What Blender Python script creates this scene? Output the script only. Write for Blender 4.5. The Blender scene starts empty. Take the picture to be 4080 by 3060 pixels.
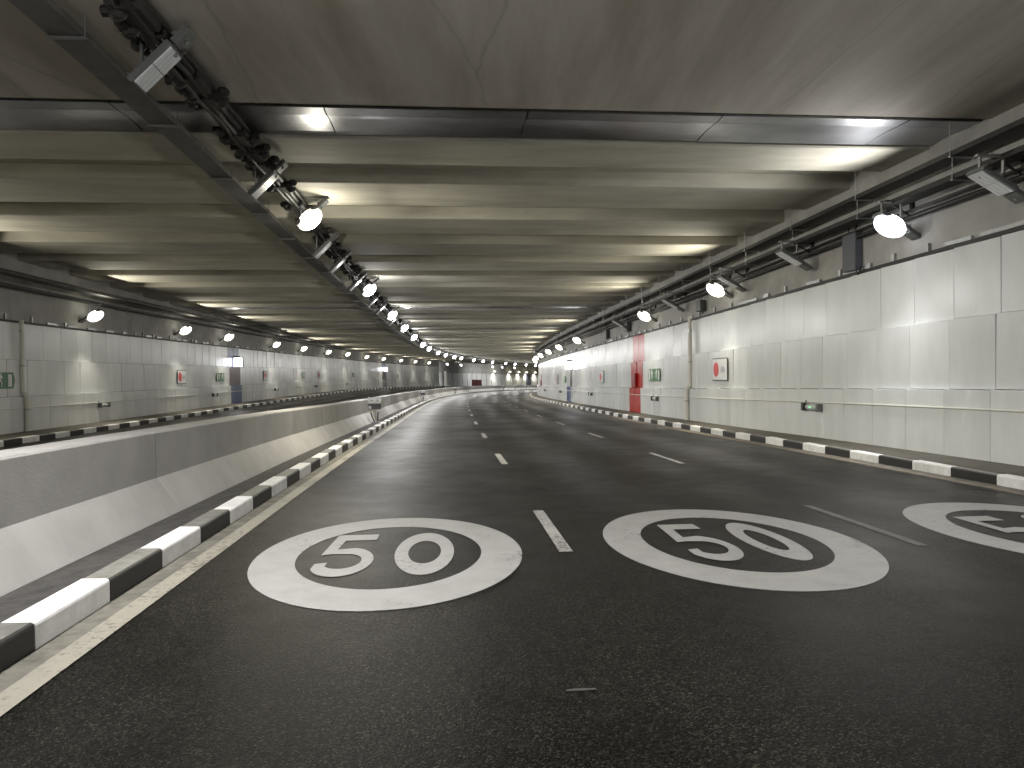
import bpy, bmesh, math, random
import numpy as np
from mathutils import Vector, Matrix

random.seed(7)
scene = bpy.context.scene
C = scene.collection
R = math.radians

# ------------------------------------------------------------------ camera
CAM_H, PITCH, ROLL, FPX = 1.6457, -0.0095177, -0.0098634, 2919.27
cam_d = bpy.data.cameras.new('camera')
cam_d.sensor_width = 36.0
cam_d.lens = 36.0 * FPX / 4080.0
cam_d.clip_start = 0.05
cam_d.clip_end = 1500
cam = bpy.data.objects.new('camera', cam_d)
C.objects.link(cam)
fwd = Vector((0, math.cos(PITCH), math.sin(PITCH)))
up0 = Vector((0, -math.sin(PITCH), math.cos(PITCH)))
xr = Vector((1, 0, 0))
right = xr * math.cos(ROLL) + up0 * math.sin(ROLL)
up = up0 * math.cos(ROLL) - xr * math.sin(ROLL)
M = Matrix((right, up, -fwd)).transposed().to_4x4()
M.translation = (0, 0, CAM_H)
cam.matrix_world = M
scene.camera = cam

# ------------------------------------------------------------------ world: night sky outside the portals
w = bpy.data.worlds.new('World')
scene.world = w
w.use_nodes = True
nt = w.node_tree
bg = nt.nodes['Background']
sky = nt.nodes.new('ShaderNodeTexSky')
sky.sky_type = 'NISHITA'
sky.sun_disc = False
sky.sun_elevation = R(-2)
nt.links.new(sky.outputs[0], bg.inputs[0])
bg.inputs[1].default_value = 0.02

scene.view_settings.view_transform = 'Standard'
scene.view_settings.look = 'None'
scene.view_settings.gamma = 1
scene.view_settings.exposure = 0.12
scene.render.engine = 'CYCLES'
cy = scene.cycles
cy.use_denoising = True
cy.use_light_tree = True
cy.use_adaptive_sampling = True
cy.adaptive_threshold = 0.03
cy.max_bounces = 5
cy.diffuse_bounces = 3
cy.glossy_bounces = 4
cy.transmission_bounces = 3
cy.sample_clamp_indirect = 6
cy.sample_clamp_direct = 0
cy.caustics_reflective = False
cy.caustics_refractive = False
cy.blur_glossy = 0.6

BEAM_MID, BEAM_SIDE, SPILL_MID, SPILL_SIDE = 375.0, 110.0, 105.0, 280.0                      # watts of each lamp: beam from the lens, added spill that lifts the ceiling

# ------------------------------------------------------------------ alignment of the tunnel
KN = np.array([0, 20, 40, 60, 80, 100, 120, 140, 170, 210.])
KK = np.array([-0.0019509, 0.0006198, 0.000263, 0.000903, 0.0024088, 0.0040518, 0.0047936, 0.0054398, 0.006283, 0.0071314])
GG = np.array([-0.0002365, -0.015425, -0.0079737, -0.0090583, -0.008863, -0.0018456, -0.0031696, -0.0081401, -0.0126635, -0.0170375])
SS = np.arange(-2, 262, 1.0)
_k = np.interp(SS, KN, KK)
_g = np.interp(SS, KN, GG)
_TH = np.cumsum(_k)
_TH = _TH - _TH[2] - 0.0732594
_X = np.cumsum(np.sin(_TH)); _Y = np.cumsum(np.cos(_TH)); _Z = np.cumsum(_g)
_X = _X - _X[2] - 2.3404764; _Y = _Y - _Y[2]; _Z = _Z - _Z[2]
CL, CR = -0.3656479, 0.0147247
S0, S1 = -40.0, 240.0


def base(s):
    if s < -2:
        th = float(_TH[0]); d = s + 2
        return float(_X[0]) + math.sin(th) * d, float(_Y[0]) + math.cos(th) * d, float(_Z[0]), th
    return (float(np.interp(s, SS, _X)), float(np.interp(s, SS, _Y)), float(np.interp(s, SS, _Z)), float(np.interp(s, SS, _TH)))


def lift(s):
    return CL + CR * min(max(s, 0), 90)


def W(s, t, z, left=None):
    x, y, zz, th = base(s)
    if left is None:
        left = t < -2.0
    if left:
        zz += lift(s)
    return Vector((x + t * math.cos(th), y - t * math.sin(th), zz + z))


def frame(s, t, z, left=None):
    """x axis across to the right, y axis along the road, z up"""
    th = base(s)[3]
    m = Matrix.Rotation(-th, 4, 'Z')
    m.translation = W(s, t, z, left)
    return m


def srange(a, b, step=2.0):
    n = max(1, int(math.ceil((b - a) / step)))
    return [a + (b - a) * i / n for i in range(n + 1)]


# ------------------------------------------------------------------ materials
MATS = {}


def mat(name, col, rough=0.6, metal=0.0, var=0.0, vscale=3.0, var2=None, bump=0.0, bscale=60.0, emit=None, estr=0.0, spec=0.5, rvar=0.0, stretch=None, coat=0.0, rnd=0.0, cracks=False):
    m = bpy.data.materials.new(name)
    m.use_nodes = True
    n = m.node_tree.nodes; l = m.node_tree.links
    b = n['Principled BSDF']
    b.inputs['Base Color'].default_value = (*col, 1)
    b.inputs['Roughness'].default_value = rough
    b.inputs['Metallic'].default_value = metal
    b.inputs['Specular IOR Level'].default_value = spec
    b.inputs['Coat Weight'].default_value = coat
    tc = n.new('ShaderNodeTexCoord')
    src = tc.outputs['Object']
    oi = None
    if rnd > 0:                                  # every piece gets its own patch of the texture and a slightly different tone
        oi = n.new('ShaderNodeObjectInfo')
        of = n.new('ShaderNodeVectorMath'); of.operation = 'SCALE'
        cx = n.new('ShaderNodeCombineXYZ')
        for k_ in range(3): l.new(oi.outputs['Random'], cx.inputs[k_])
        l.new(cx.outputs[0], of.inputs[0]); of.inputs['Scale'].default_value = 173.0
        av = n.new('ShaderNodeVectorMath'); av.operation = 'ADD'
        l.new(src, av.inputs[0]); l.new(of.outputs[0], av.inputs[1]); src = av.outputs[0]
    if stretch:
        mp = n.new('ShaderNodeMapping')
        mp.inputs['Scale'].default_value = stretch
        l.new(src, mp.inputs['Vector']); src = mp.outputs[0]
    if var > 0:
        no = n.new('ShaderNodeTexNoise')
        no.inputs['Scale'].default_value = vscale
        no.inputs['Detail'].default_value = 7
        no.inputs['Roughness'].default_value = 0.62
        l.new(src, no.inputs['Vector'])
        rp = n.new('ShaderNodeValToRGB')
        rp.color_ramp.elements[0].position = 0.3
        rp.color_ramp.elements[1].position = 0.7
        c0 = tuple(c * (1 - var) for c in col) if var2 is None else var2
        c1 = tuple(min(1, c * (1 + var * 0.5)) for c in col)
        rp.color_ramp.elements[0].color = (*c0, 1)
        rp.color_ramp.elements[1].color = (*c1, 1)
        l.new(no.outputs[0], rp.inputs[0])
        cs = rp.outputs[0]
        if rnd > 0:
            mr0 = n.new('ShaderNodeMapRange'); l.new(oi.outputs['Random'], mr0.inputs[0])
            mr0.inputs['To Min'].default_value = 1 - rnd; mr0.inputs['To Max'].default_value = 1 + rnd * 0.5
            sc_ = n.new('ShaderNodeVectorMath'); sc_.operation = 'SCALE'
            l.new(cs, sc_.inputs[0]); l.new(mr0.outputs[0], sc_.inputs['Scale']); cs = sc_.outputs[0]
        if cracks:                               # fine dark cracks wandering through the concrete
            nd = n.new('ShaderNodeTexNoise'); nd.inputs['Scale'].default_value = 0.9; nd.inputs['Detail'].default_value = 5
            l.new(tc.outputs['Object'], nd.inputs['Vector'])
            va = n.new('ShaderNodeVectorMath'); va.operation = 'MULTIPLY_ADD'
            l.new(nd.outputs['Color'], va.inputs[0]); va.inputs[1].default_value = (0.25, 0.25, 0.25); l.new(src, va.inputs[2])
            vc = n.new('ShaderNodeTexVoronoi'); vc.feature = 'DISTANCE_TO_EDGE'; vc.inputs['Scale'].default_value = 0.17
            l.new(va.outputs[0], vc.inputs['Vector'])
            mc = n.new('ShaderNodeMapRange'); l.new(vc.outputs['Distance'], mc.inputs[0])
            mc.inputs['From Min'].default_value = 0.0; mc.inputs['From Max'].default_value = 0.006
            mc.inputs['To Min'].default_value = 0.80; mc.inputs['To Max'].default_value = 1.0
            sk = n.new('ShaderNodeVectorMath'); sk.operation = 'SCALE'
            l.new(cs, sk.inputs[0]); l.new(mc.outputs[0], sk.inputs['Scale']); cs = sk.outputs[0]
        l.new(cs, b.inputs['Base Color'])
        if rvar > 0:
            mr = n.new('ShaderNodeMapRange')
            mr.inputs['To Min'].default_value = rough - rvar
            mr.inputs['To Max'].default_value = rough + rvar
            l.new(no.outputs[0], mr.inputs[0])
            l.new(mr.outputs[0], b.inputs['Roughness'])
    if bump > 0:
        nb = n.new('ShaderNodeTexNoise')
        nb.inputs['Scale'].default_value = bscale
        nb.inputs['Detail'].default_value = 5
        l.new(src, nb.inputs['Vector'])
        bp = n.new('ShaderNodeBump')
        bp.inputs['Strength'].default_value = bump
        bp.inputs['Distance'].default_value = 0.02
        l.new(nb.outputs[0], bp.inputs['Height'])
        l.new(bp.outputs[0], b.inputs['Normal'])
    if emit:
        b.inputs['Emission Color'].default_value = (*emit, 1)
        b.inputs['Emission Strength'].default_value = estr
    if emit:
        m.cycles.emission_sampling = 'NONE' if name.startswith('lamp_') else 'AUTO'
    MATS[name] = m
    return m


def asphalt_material():
    m = bpy.data.materials.new('asphalt'); m.use_nodes = True
    n = m.node_tree.nodes; l = m.node_tree.links
    b = n['Principled BSDF']
    tc = n.new('ShaderNodeTexCoord')

    def math_(op, x, y=None):
        q = n.new('ShaderNodeMath'); q.operation = op
        for i, v in enumerate((x, y)):
            if v is None: continue
            if isinstance(v, (int, float)): q.inputs[i].default_value = v
            else: l.new(v, q.inputs[i])
        return q.outputs[0]

    def rng(x, a0, a1, b0, b1):
        q = n.new('ShaderNodeMapRange')
        for k, v in (('From Min', a0), ('From Max', a1), ('To Min', b0), ('To Max', b1)): q.inputs[k].default_value = v
        l.new(x, q.inputs[0]); return q.outputs[0]

    def noise(scale, detail=6, vec=None):
        q = n.new('ShaderNodeTexNoise'); q.inputs['Scale'].default_value = scale; q.inputs['Detail'].default_value = detail
        l.new(vec or tc.outputs['Object'], q.inputs['Vector']); return q.outputs[0]

    vo = n.new('ShaderNodeTexVoronoi'); vo.inputs['Scale'].default_value = 95
    l.new(tc.outputs['Object'], vo.inputs['Vector'])
    vo2 = n.new('ShaderNodeTexVoronoi'); vo2.inputs['Scale'].default_value = 210
    l.new(tc.outputs['Object'], vo2.inputs['Vector'])
    sep = n.new('ShaderNodeSeparateColor'); l.new(vo.outputs['Color'], sep.inputs[0])
    sep2 = n.new('ShaderNodeSeparateColor'); l.new(vo2.outputs['Color'], sep2.inputs[0])
    mixv = math_('ADD', math_('MULTIPLY', sep.outputs[0], 0.62), math_('MULTIPLY', sep2.outputs[0], 0.38))
    rp = n.new('ShaderNodeValToRGB')
    e = rp.color_ramp.elements
    e[0].position = 0.10; e[0].color = (0.0045, 0.0044, 0.004, 1)
    e[1].position = 0.97; e[1].color = (0.115, 0.106, 0.083, 1)
    q = e.new(0.50); q.color = (0.011, 0.0105, 0.009, 1)
    q = e.new(0.78); q.color = (0.034, 0.0315, 0.025, 1)
    l.new(mixv, rp.inputs[0])
    # wear: wheel tracks follow the lanes (lat = metres from the left edge line), patches, drips
    at = n.new('ShaderNodeAttribute'); at.attribute_name = 'lat'
    wob = math_('MULTIPLY', math_('SUBTRACT', noise(0.25, 3), 0.5), 0.5)
    ph = math_('MULTIPLY', math_('ADD', at.outputs['Fac'], wob), 2 * math.pi / 1.73)
    track = math_('MULTIPLY', math_('ADD', math_('COSINE', math_('ADD', ph, 2.2)), 1.0), 0.5)
    patch = noise(0.35, 7)
    fine = noise(2.3, 6)
    k = math_('MULTIPLY', rng(patch, 0.3, 0.7, 0.48, 1.05), math_('MULTIPLY', rng(track, 0, 1, 1.18, 0.80), rng(fine, 0.3, 0.7, 0.82, 1.18)))
    mx = n.new('ShaderNodeVectorMath'); mx.operation = 'SCALE'
    l.new(rp.outputs[0], mx.inputs[0]); l.new(k, mx.inputs['Scale'])
    l.new(mx.outputs[0], b.inputs['Base Color'])
    ro = math_('ADD', rng(patch, 0.25, 0.75, 0.30, 0.46), math_('ADD', rng(track, 0, 1, 0.05, -0.04), rng(fine, 0.3, 0.7, -0.03, 0.04)))
    l.new(ro, b.inputs['Roughness'])
    b.inputs['Specular IOR Level'].default_value = 0.05
    ad = math_('ADD', vo.outputs['Distance'], vo2.outputs['Distance'])
    bp = n.new('ShaderNodeBump'); bp.inputs['Strength'].default_value = 0.30; bp.inputs['Distance'].default_value = 0.004
    bp.invert = True
    l.new(ad, bp.inputs['Height']); l.new(bp.outputs[0], b.inputs['Normal'])
    MATS['asphalt'] = m
    return m


def worn_paint(name, col, wear, scale):
    """paint with scuffs: the asphalt shows through where noise eats it"""
    m = mat(name, col, 0.6, var=0.14, vscale=3.0, bump=0.3, bscale=90)
    n = m.node_tree.nodes; l = m.node_tree.links
    b = n['Principled BSDF']; old = b.inputs['Base Color'].links[0].from_socket
    tc = n.new('ShaderNodeTexCoord')
    n1 = n.new('ShaderNodeTexNoise'); n1.inputs['Scale'].default_value = scale; n1.inputs['Detail'].default_value = 9; n1.inputs['Roughness'].default_value = 0.75
    n2 = n.new('ShaderNodeTexNoise'); n2.inputs['Scale'].default_value = 1.1; n2.inputs['Detail'].default_value = 4
    l.new(tc.outputs['Object'], n1.inputs['Vector']); l.new(tc.outputs['Object'], n2.inputs['Vector'])
    ad = n.new('ShaderNodeMath'); ad.operation = 'ADD'; l.new(n1.outputs[0], ad.inputs[0])
    ml = n.new('ShaderNodeMath'); ml.operation = 'MULTIPLY'; l.new(n2.outputs[0], ml.inputs[0]); ml.inputs[1].default_value = 0.5
    l.new(ml.outputs[0], ad.inputs[1])
    mr = n.new('ShaderNodeMapRange'); l.new(ad.outputs[0], mr.inputs[0])
    mr.inputs['From Min'].default_value = 1.0 - wear; mr.inputs['From Max'].default_value = 1.06 - wear * 0.6
    mx = n.new('ShaderNodeMix'); mx.data_type = 'RGBA'
    l.new(mr.outputs[0], mx.inputs[0]); l.new(old, mx.inputs[6])
    mx.inputs[7].default_value = (0.03, 0.028, 0.024, 1)
    l.new(mx.outputs[2], b.inputs['Base Color'])
    return m


def ceiling_material():
    m = mat('ceiling_concrete', (0.53, 0.51, 0.435), 0.75, var=0.25, vscale=0.9, bump=0.15, bscale=12, stretch=(0.5, 1.6, 1.6), rnd=0.12)
    mat('slab_concrete', (0.50, 0.475, 0.43), 0.75, var=0.3, vscale=0.8, var2=(0.34, 0.305, 0.25), bump=0.15, bscale=8, stretch=(1.6, 0.22, 1), cracks=True)
    return m


asphalt_material(); ceiling_material()
mat('wall_concrete', (0.42, 0.415, 0.40), 0.8, var=0.25, vscale=1.3, bump=0.1, bscale=14)
mat('pavement', (0.12, 0.11, 0.09), 0.85, var=0.35, vscale=2.0, bump=0.3, bscale=40)
mat('gutter', (0.17, 0.16, 0.135), 0.8, var=0.5, vscale=5.0, bump=0.4, bscale=60)
mat('dirt_strip', (0.062, 0.058, 0.055), 0.9, var=0.55, vscale=6.0, bump=0.9, bscale=25)
mat('barrier_concrete', (0.42, 0.41, 0.395), 0.8, var=0.18, vscale=1.1, bump=0.12, bscale=40, rnd=0.08)
mat('panel_white', (0.775, 0.80, 0.805), 0.25, var=0.10, vscale=1.5, rvar=0.06, stretch=(1, 1, 0.3), rnd=0.07)
mat('panel_red', (0.52, 0.02, 0.012), 0.24, var=0.1)
mat('panel_brown', (0.08, 0.028, 0.026), 0.35, var=0.1)
mat('panel_blue', (0.05, 0.085, 0.24), 0.3, var=0.1)
mat('panel_slate', (0.16, 0.18, 0.25), 0.3, var=0.1)
mat('cabinet_red', (0.30, 0.006, 0.006), 0.35)
mat('kerb_white', (0.88, 0.88, 0.88), 0.55, var=0.2, vscale=5.0, bump=0.15, bscale=70, rnd=0.10)
mat('kerb_black', (0.018, 0.017, 0.016), 0.5, var=0.3, vscale=6.0, bump=0.1, bscale=70)
mat('kerb_dusty_lit', (0.22, 0.215, 0.195), 0.7, var=0.4, vscale=6.0, rnd=0.25)  # top of black blocks: dust, with light from above put into the grey
worn_paint('road_paint', (0.34, 0.335, 0.325), 0.14, 16.0)
worn_paint('lane_paint', (0.40, 0.39, 0.37), 0.22, 22.0)
mat('faint_paint', (0.085, 0.082, 0.08), 0.6, var=0.5, vscale=12.0, bump=0.3, bscale=90)
worn_paint('cream_paint', (0.31, 0.29, 0.24), 0.22, 18.0)
mat('tan_paint', (0.24, 0.19, 0.14), 0.7, var=0.4, vscale=8.0)
mat('tray_metal', (0.038, 0.038, 0.036), 0.5, metal=0.6, var=0.25, vscale=4)
mat('tray_grey', (0.17, 0.168, 0.16), 0.5, metal=0.3, var=0.25, vscale=4)
mat('galvanised', (0.42, 0.43, 0.43), 0.35, metal=0.85, var=0.2, vscale=6)
mat('flashing_metal', (0.42, 0.43, 0.46), 0.31, metal=0.95, var=0.25, vscale=1.2, bump=0.12, bscale=2.2)
mat('dark_gap', (0.02, 0.02, 0.02), 0.9)
mat('housing_grey', (0.16, 0.165, 0.165), 0.45, metal=0.3, var=0.1)
mat('unlit_glass', (0.85, 0.87, 0.90), 0.25, var=0.08, vscale=40)
mat('cable_black', (0.022, 0.021, 0.02), 0.6)
mat('brown_cable', (0.085, 0.05, 0.04), 0.5)
mat('pipe_white', (0.70, 0.69, 0.63), 0.4)
mat('box_blue', (0.10, 0.11, 0.13), 0.5, var=0.1)
mat('sign_white', (0.72, 0.73, 0.74), 0.35)
mat('sign_border', (0.10, 0.10, 0.11), 0.4)
mat('sign_red', (0.60, 0.03, 0.02), 0.4)
mat('sign_grey', (0.42, 0.44, 0.50), 0.4)
mat('sign_green', (0.045, 0.17, 0.06), 0.35)
mat('fixture_glass', (0.50, 0.54, 0.51), 0.15)
mat('fixture_dark', (0.07, 0.075, 0.075), 0.4)
mat('led_green', (0.2, 0.8, 0.4), 0.3, emit=(0.3, 1.0, 0.55), estr=0.8)
mat('lamp_warm', (1, 1, 1), 0.3, emit=(1.0, 0.96, 0.80), estr=4)
mat('lamp_cool', (1, 1, 1), 0.3, emit=(0.96, 0.97, 1.0), estr=4)
mat('lightbox', (1, 1, 1), 0.3, emit=(0.90, 0.91, 1.0), estr=9)
mat('marker_red', (0.17, 0.08, 0.07), 0.5)
mat('marker_dark', (0.13, 0.13, 0.15), 0.4)

# ------------------------------------------------------------------ mesh helpers


def mesh_from(verts, faces, mats=('wall_concrete',), fm=None, smooth=False, name='m'):
    me = bpy.data.meshes.new(name)
    me.from_pydata([tuple(v) for v in verts], [], faces)
    for m in mats:
        me.materials.append(MATS[m])
    if fm:
        me.polygons.foreach_set('material_index', fm)
    if smooth:
        me.polygons.foreach_set('use_smooth', [True] * len(me.polygons))
    me.update()
    return me


def obj(name, me, parent=None, mw=None):
    o = bpy.data.objects.new(name, me)
    C.objects.link(o)
    if parent is not None:
        o.parent = parent
        o.matrix_parent_inverse = Matrix()
        if mw is not None:
            o.matrix_basis = parent['_'] @ mw if False else (PINV[parent.name] @ mw)
        else:
            o.matrix_basis = PINV[parent.name]
    elif mw is not None:
        o.matrix_basis = mw
    PINV[o.name] = (o.matrix_basis if parent is None else mw if mw is not None else Matrix()).inverted()
    return o


PINV = {}


def tag(o, label=None, cat=None, group=None, kind=None):
    if label: o['label'] = label
    if cat: o['category'] = cat
    if group: o['group'] = group
    if kind: o['kind'] = kind
    return o


def empty(name, mw=None):
    o = bpy.data.objects.new(name, None)
    o.empty_display_size = 0.2
    C.objects.link(o)
    mw = mw or Matrix()
    o.matrix_basis = mw
    PINV[o.name] = mw.inverted()
    return o


class MB:
    """collects simple shapes in local space"""

    def __init__(s):
        s.v = []; s.f = []; s.m = []

    def add(s, v, f, mi=0):
        k = len(s.v); s.v += [Vector(p) for p in v]
        s.f += [[i + k for i in q] for q in f]; s.m += [mi] * len(f)
        return s

    def box(s, x0, x1, y0, y1, z0, z1, mi=0, top=None):
        v = [(x, y, z) for z in (z0, z1) for y in (y0, y1) for x in (x0, x1)]
        f = [(0, 2, 3, 1), (0, 1, 5, 4), (1, 3, 7, 5), (3, 2, 6, 7), (2, 0, 4, 6)]
        s.add(v, f, mi)
        k = len(s.v) - 8
        s.f.append([k + 4, k + 5, k + 7, k + 6]); s.m.append(mi if top is None else top)
        return s

    def chamfer(s, x0, x1, y0, y1, z0, z1, c, mi=0):
        bm = bmesh.new()
        vs = [bm.verts.new((x, y, z)) for z in (z0, z1) for y in (y0, y1) for x in (x0, x1)]
        for q in [(0, 2, 3, 1), (4, 5, 7, 6), (0, 1, 5, 4), (1, 3, 7, 5), (3, 2, 6, 7), (2, 0, 4, 6)]:
            bm.faces.new([vs[i] for i in q])
        bmesh.ops.bevel(bm, geom=list(bm.edges), offset=c, segments=1, affect='EDGES')
        bm.verts.index_update()
        s.add([v.co.copy() for v in bm.verts], [[v.index for v in f.verts] for f in bm.faces], mi)
        bm.free()
        return s

    def tube(s, a, b, r, n=8, mi=0):
        a = Vector(a); b = Vector(b); d = (b - a).normalized()
        u = d.orthogonal().normalized(); w_ = d.cross(u)
        v = []
        for p in (a, b):
            for i in range(n):
                q = 2 * math.pi * i / n
                v.append(p + u * math.cos(q) * r + w_ * math.sin(q) * r)
        f = [(i, (i + 1) % n, n + (i + 1) % n, n + i) for i in range(n)]
        f += [list(range(n))[::-1], list(range(n, 2 * n))]
        return s.add(v, f, mi)

    def ellipsoid(s, c, rx, ry, rz, nu=14, nv=7, mi=0, zlim=None):
        v = [(c[0], c[1], c[2] + rz)]
        for j in range(1, nv):
            ph = math.pi * j / nv
            for i in range(nu):
                q = 2 * math.pi * i / nu
                v.append((c[0] + rx * math.sin(ph) * math.cos(q), c[1] + ry * math.sin(ph) * math.sin(q), c[2] + rz * math.cos(ph)))
        v.append((c[0], c[1], c[2] - rz))
        f = [(0, 1 + i, 1 + (i + 1) % nu) for i in range(nu)]
        for j in range(nv - 2):
            a = 1 + j * nu
            f += [(a + i, a + nu + i, a + nu + (i + 1) % nu, a + (i + 1) % nu) for i in range(nu)]
        a = 1 + (nv - 2) * nu
        f += [(a + i, len(v) - 1, a + (i + 1) % nu) for i in range(nu)]
        return s.add(v, f, mi)

    def prism(s, poly, z0, z1, mi=0):
        """polygon in xy extruded in z"""
        n = len(poly)
        v = [(x, y, z0) for x, y in poly] + [(x, y, z1) for x, y in poly]
        f = [(i, (i + 1) % n, n + (i + 1) % n, n + i) for i in range(n)]
        s.add(v, f, mi)
        k = len(s.v) - 2 * n
        s.f += [[k + i for i in range(n)][::-1], [k + n + i for i in range(n)]]; s.m += [mi, mi]
        return s

    def ringprism(s, outer, inner, z0, z1, mi=0):
        n = len(outer)
        v = [(x, y, z) for z in (z0, z1) for P_ in (outer, inner) for x, y in P_]
        f = []
        for i in range(n):
            j = (i + 1) % n
            f += [(2 * n + i, 2 * n + j, 3 * n + j, 3 * n + i), (i, j, 2 * n + j, 2 * n + i), (n + j, n + i, 3 * n + i, 3 * n + j)]
        return s.add(v, f, mi)

    def mesh(s, *mats, smooth=False, name='m'):
        return mesh_from(s.v, s.f, mats, s.m, smooth, name)


def sweep(profile, slist, closed=True, left=None, caps=True):
    """profile [(t,z)...] carried along the road; world-space verts, faces"""
    n = len(profile); v = []; f = []
    for s in slist:
        v += [W(s, t, z, left) for t, z in profile]
    m = n if closed else n - 1
    for a in range(len(slist) - 1):
        for i in range(m):
            j = (i + 1) % n
            f.append((a * n + i, (a + 1) * n + i, (a + 1) * n + j, a * n + j))
    if closed and caps:
        f.append(list(range(n))); f.append([(len(slist) - 1) * n + i for i in range(n)][::-1])
    return v, f


def sweep_obj(name, profile, a, b, m, parent=None, closed=True, left=None, step=2.0, smooth=False):
    v, f = sweep(profile, srange(a, b, step), closed, left)
    return obj(name, mesh_from(v, f, (m,), None, smooth, name), parent)


def tube_along(mb, s_list, t, z, r, left=None, n=6, wob=0.0):
    pts = []
    for s in s_list:
        pts.append(W(s, t + random.uniform(-wob, wob), z + random.uniform(-wob, wob), left))
    k = len(mb.v)
    for i, p in enumerate(pts):
        s = s_list[i]; th = base(s)[3]
        u = Vector((math.cos(th), -math.sin(th), 0))
        for q in range(n):
            a = 2 * math.pi * q / n
            mb.v.append(p + u * math.cos(a) * r + Vector((0, 0, math.sin(a) * r)))
    for i in range(len(pts) - 1):
        for q in range(n):
            mb.f.append([k + i * n + q, k + (i + 1) * n + q, k + (i + 1) * n + (q + 1) % n, k + i * n + (q + 1) % n])
            mb.m.append(0)


# ------------------------------------------------------------------ ground
NEAR = srange(S0, S1, 2)


def strip(name, t0, t1, z, m, a=S0, b=S1, left=None, parent=None, step=2.0, cross=1):
    n = cross + 1; v = []; f = []
    sl = srange(a, b, step)
    for s in sl:
        for i in range(n):
            v.append(W(s, t0 + (t1 - t0) * i / cross, z, left))
    for k in range(len(sl) - 1):
        for i in range(cross):
            f.append((k * n + i, k * n + i + 1, (k + 1) * n + i + 1, (k + 1) * n + i))
    me = mesh_from(v, f, (m,), None, False, name)
    at = me.attributes.new('lat', 'FLOAT', 'POINT')
    at.data.foreach_set('value', [t0 + (t1 - t0) * i / cross for _ in sl for i in range(n)])
    return obj(name, me, parent)


tag(strip('road', -1.0, 10.6, 0.0, 'asphalt'), 'dark three-lane asphalt carriageway curving away to the right', kind='structure')
tag(strip('road_oncoming', -11.0, -1.45, 0.0, 'asphalt', left=True), 'asphalt of the oncoming carriageway beyond the barrier', kind='structure')
tag(strip('road_oncoming_widening', -19.5, -11.0, -0.006, 'asphalt', a=142, left=True), 'asphalt of the widened bay past the end of the left wall', kind='structure')
o = sweep_obj('pavement', [(10.60, -0.1), (10.60, 0.170), (11.8, 0.195), (11.8, -0.1)], S0, S1, 'pavement')
tag(o, 'narrow brown pavement below the right wall', kind='structure')
o = sweep_obj('pavement_left', [(-10.86, -0.1), (-12.6, -0.1), (-12.6, 0.165), (-10.86, 0.165)], S0, 141.5, 'pavement', left=True)
tag(o, 'narrow pavement below the left wall', kind='structure')
# dusty gutters
tag(strip('gutter', -0.27, -0.085, 0.004, 'gutter'), 'dusty gutter strip between cream line and left kerb', kind='structure')
tag(strip('gutter_right', 10.02, 10.45, 0.004, 'gutter'), 'brown gutter strip along the right kerb', kind='structure')
o = sweep_obj('dirt_strip', [(-0.45, -0.05), (-1.03, -0.05), (-1.03, 0.09), (-0.85, 0.10), (-0.62, 0.135), (-0.45, 0.150)], S0, S1, 'dirt_strip')
tag(o, 'gritty dark strip between kerb and barrier', kind='structure')

# painted lines
tag(strip('edge_line', -0.085, 0.085, 0.008, 'cream_paint'), 'cream edge line painted beside the left kerb', 'road marking')
tag(strip('edge_line', 10.08, 10.20, 0.009, 'tan_paint'), 'dirty tan edge line along the right kerb', 'road marking')


def dash_mesh(a, b, t, wdt, m):
    v = []; f = []
    sl = srange(a, b, 0.8)
    for s in sl:
        v += [W(s, t - wdt / 2, 0.005), W(s, t + wdt / 2, 0.005)]
    for k in range(len(sl) - 1):
        f.append((2 * k, 2 * k + 1, 2 * k + 3, 2 * k + 2))
    return mesh_from(v, f, (m,), None, False, 'dash')


ORD = ['nearest', 'second', 'third', 'fourth', 'fifth', 'sixth', 'seventh', 'eighth', 'ninth', 'tenth', 'eleventh', 'twelfth', 'thirteenth', 'fourteenth', 'fifteenth', 'sixteenth', 'seventeenth', 'eighteenth', 'nineteenth', 'twentieth', 'twenty-first', 'twenty-second', 'twenty-third', 'twenty-fourth', 'twenty-fifth']


def nth(i, tail='from the camera'):
    return ORD[0] if i == 0 else ORD[i]


d1c = [7.8, 15.4, 23.1, 31.2, 39.2, 46.6, 54.0, 61.8, 69.5, 77.2, 85, 92.6]
d2c = [7.65, 14.9, 22.35, 29.8, 37.2, 44.4, 51.8, 59.2, 66.6, 74, 81.4, 88.8]
for i, c in enumerate(d1c):
    o = obj('lane_dash', dash_mesh(c - 1.12, c + 1.12, 3.38, 0.13, 'lane_paint'))
    tag(o, f'{nth(i)} white dash of the line between the left and middle lanes', 'road marking', 'lane dashes of the left line')
for i, c in enumerate(d2c):
    o = obj('lane_dash', dash_mesh(c - 1.15, c + 1.15, 6.82, 0.11, 'faint_paint' if i == 0 else 'lane_paint'))
    tag(o, (f'faded {nth(i)}' if i == 0 else nth(i)) + ' white dash of the line between the middle and right lanes', 'road marking', 'lane dashes of the right line')

# speed roundels --------------------------------------------------------


def ell(cx, cy, rx, ry, n=72):
    return [(cx + rx * math.cos(2 * math.pi * i / n), cy + ry * math.sin(2 * math.pi * i / n)) for i in range(n)]


def arc(cx, cy, rx, ry, a0, a1, n):
    return [(cx + rx * math.cos(R(a0 + (a1 - a0) * i / n)), cy + ry * math.sin(R(a0 + (a1 - a0) * i / n))) for i in range(n + 1)]


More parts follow.
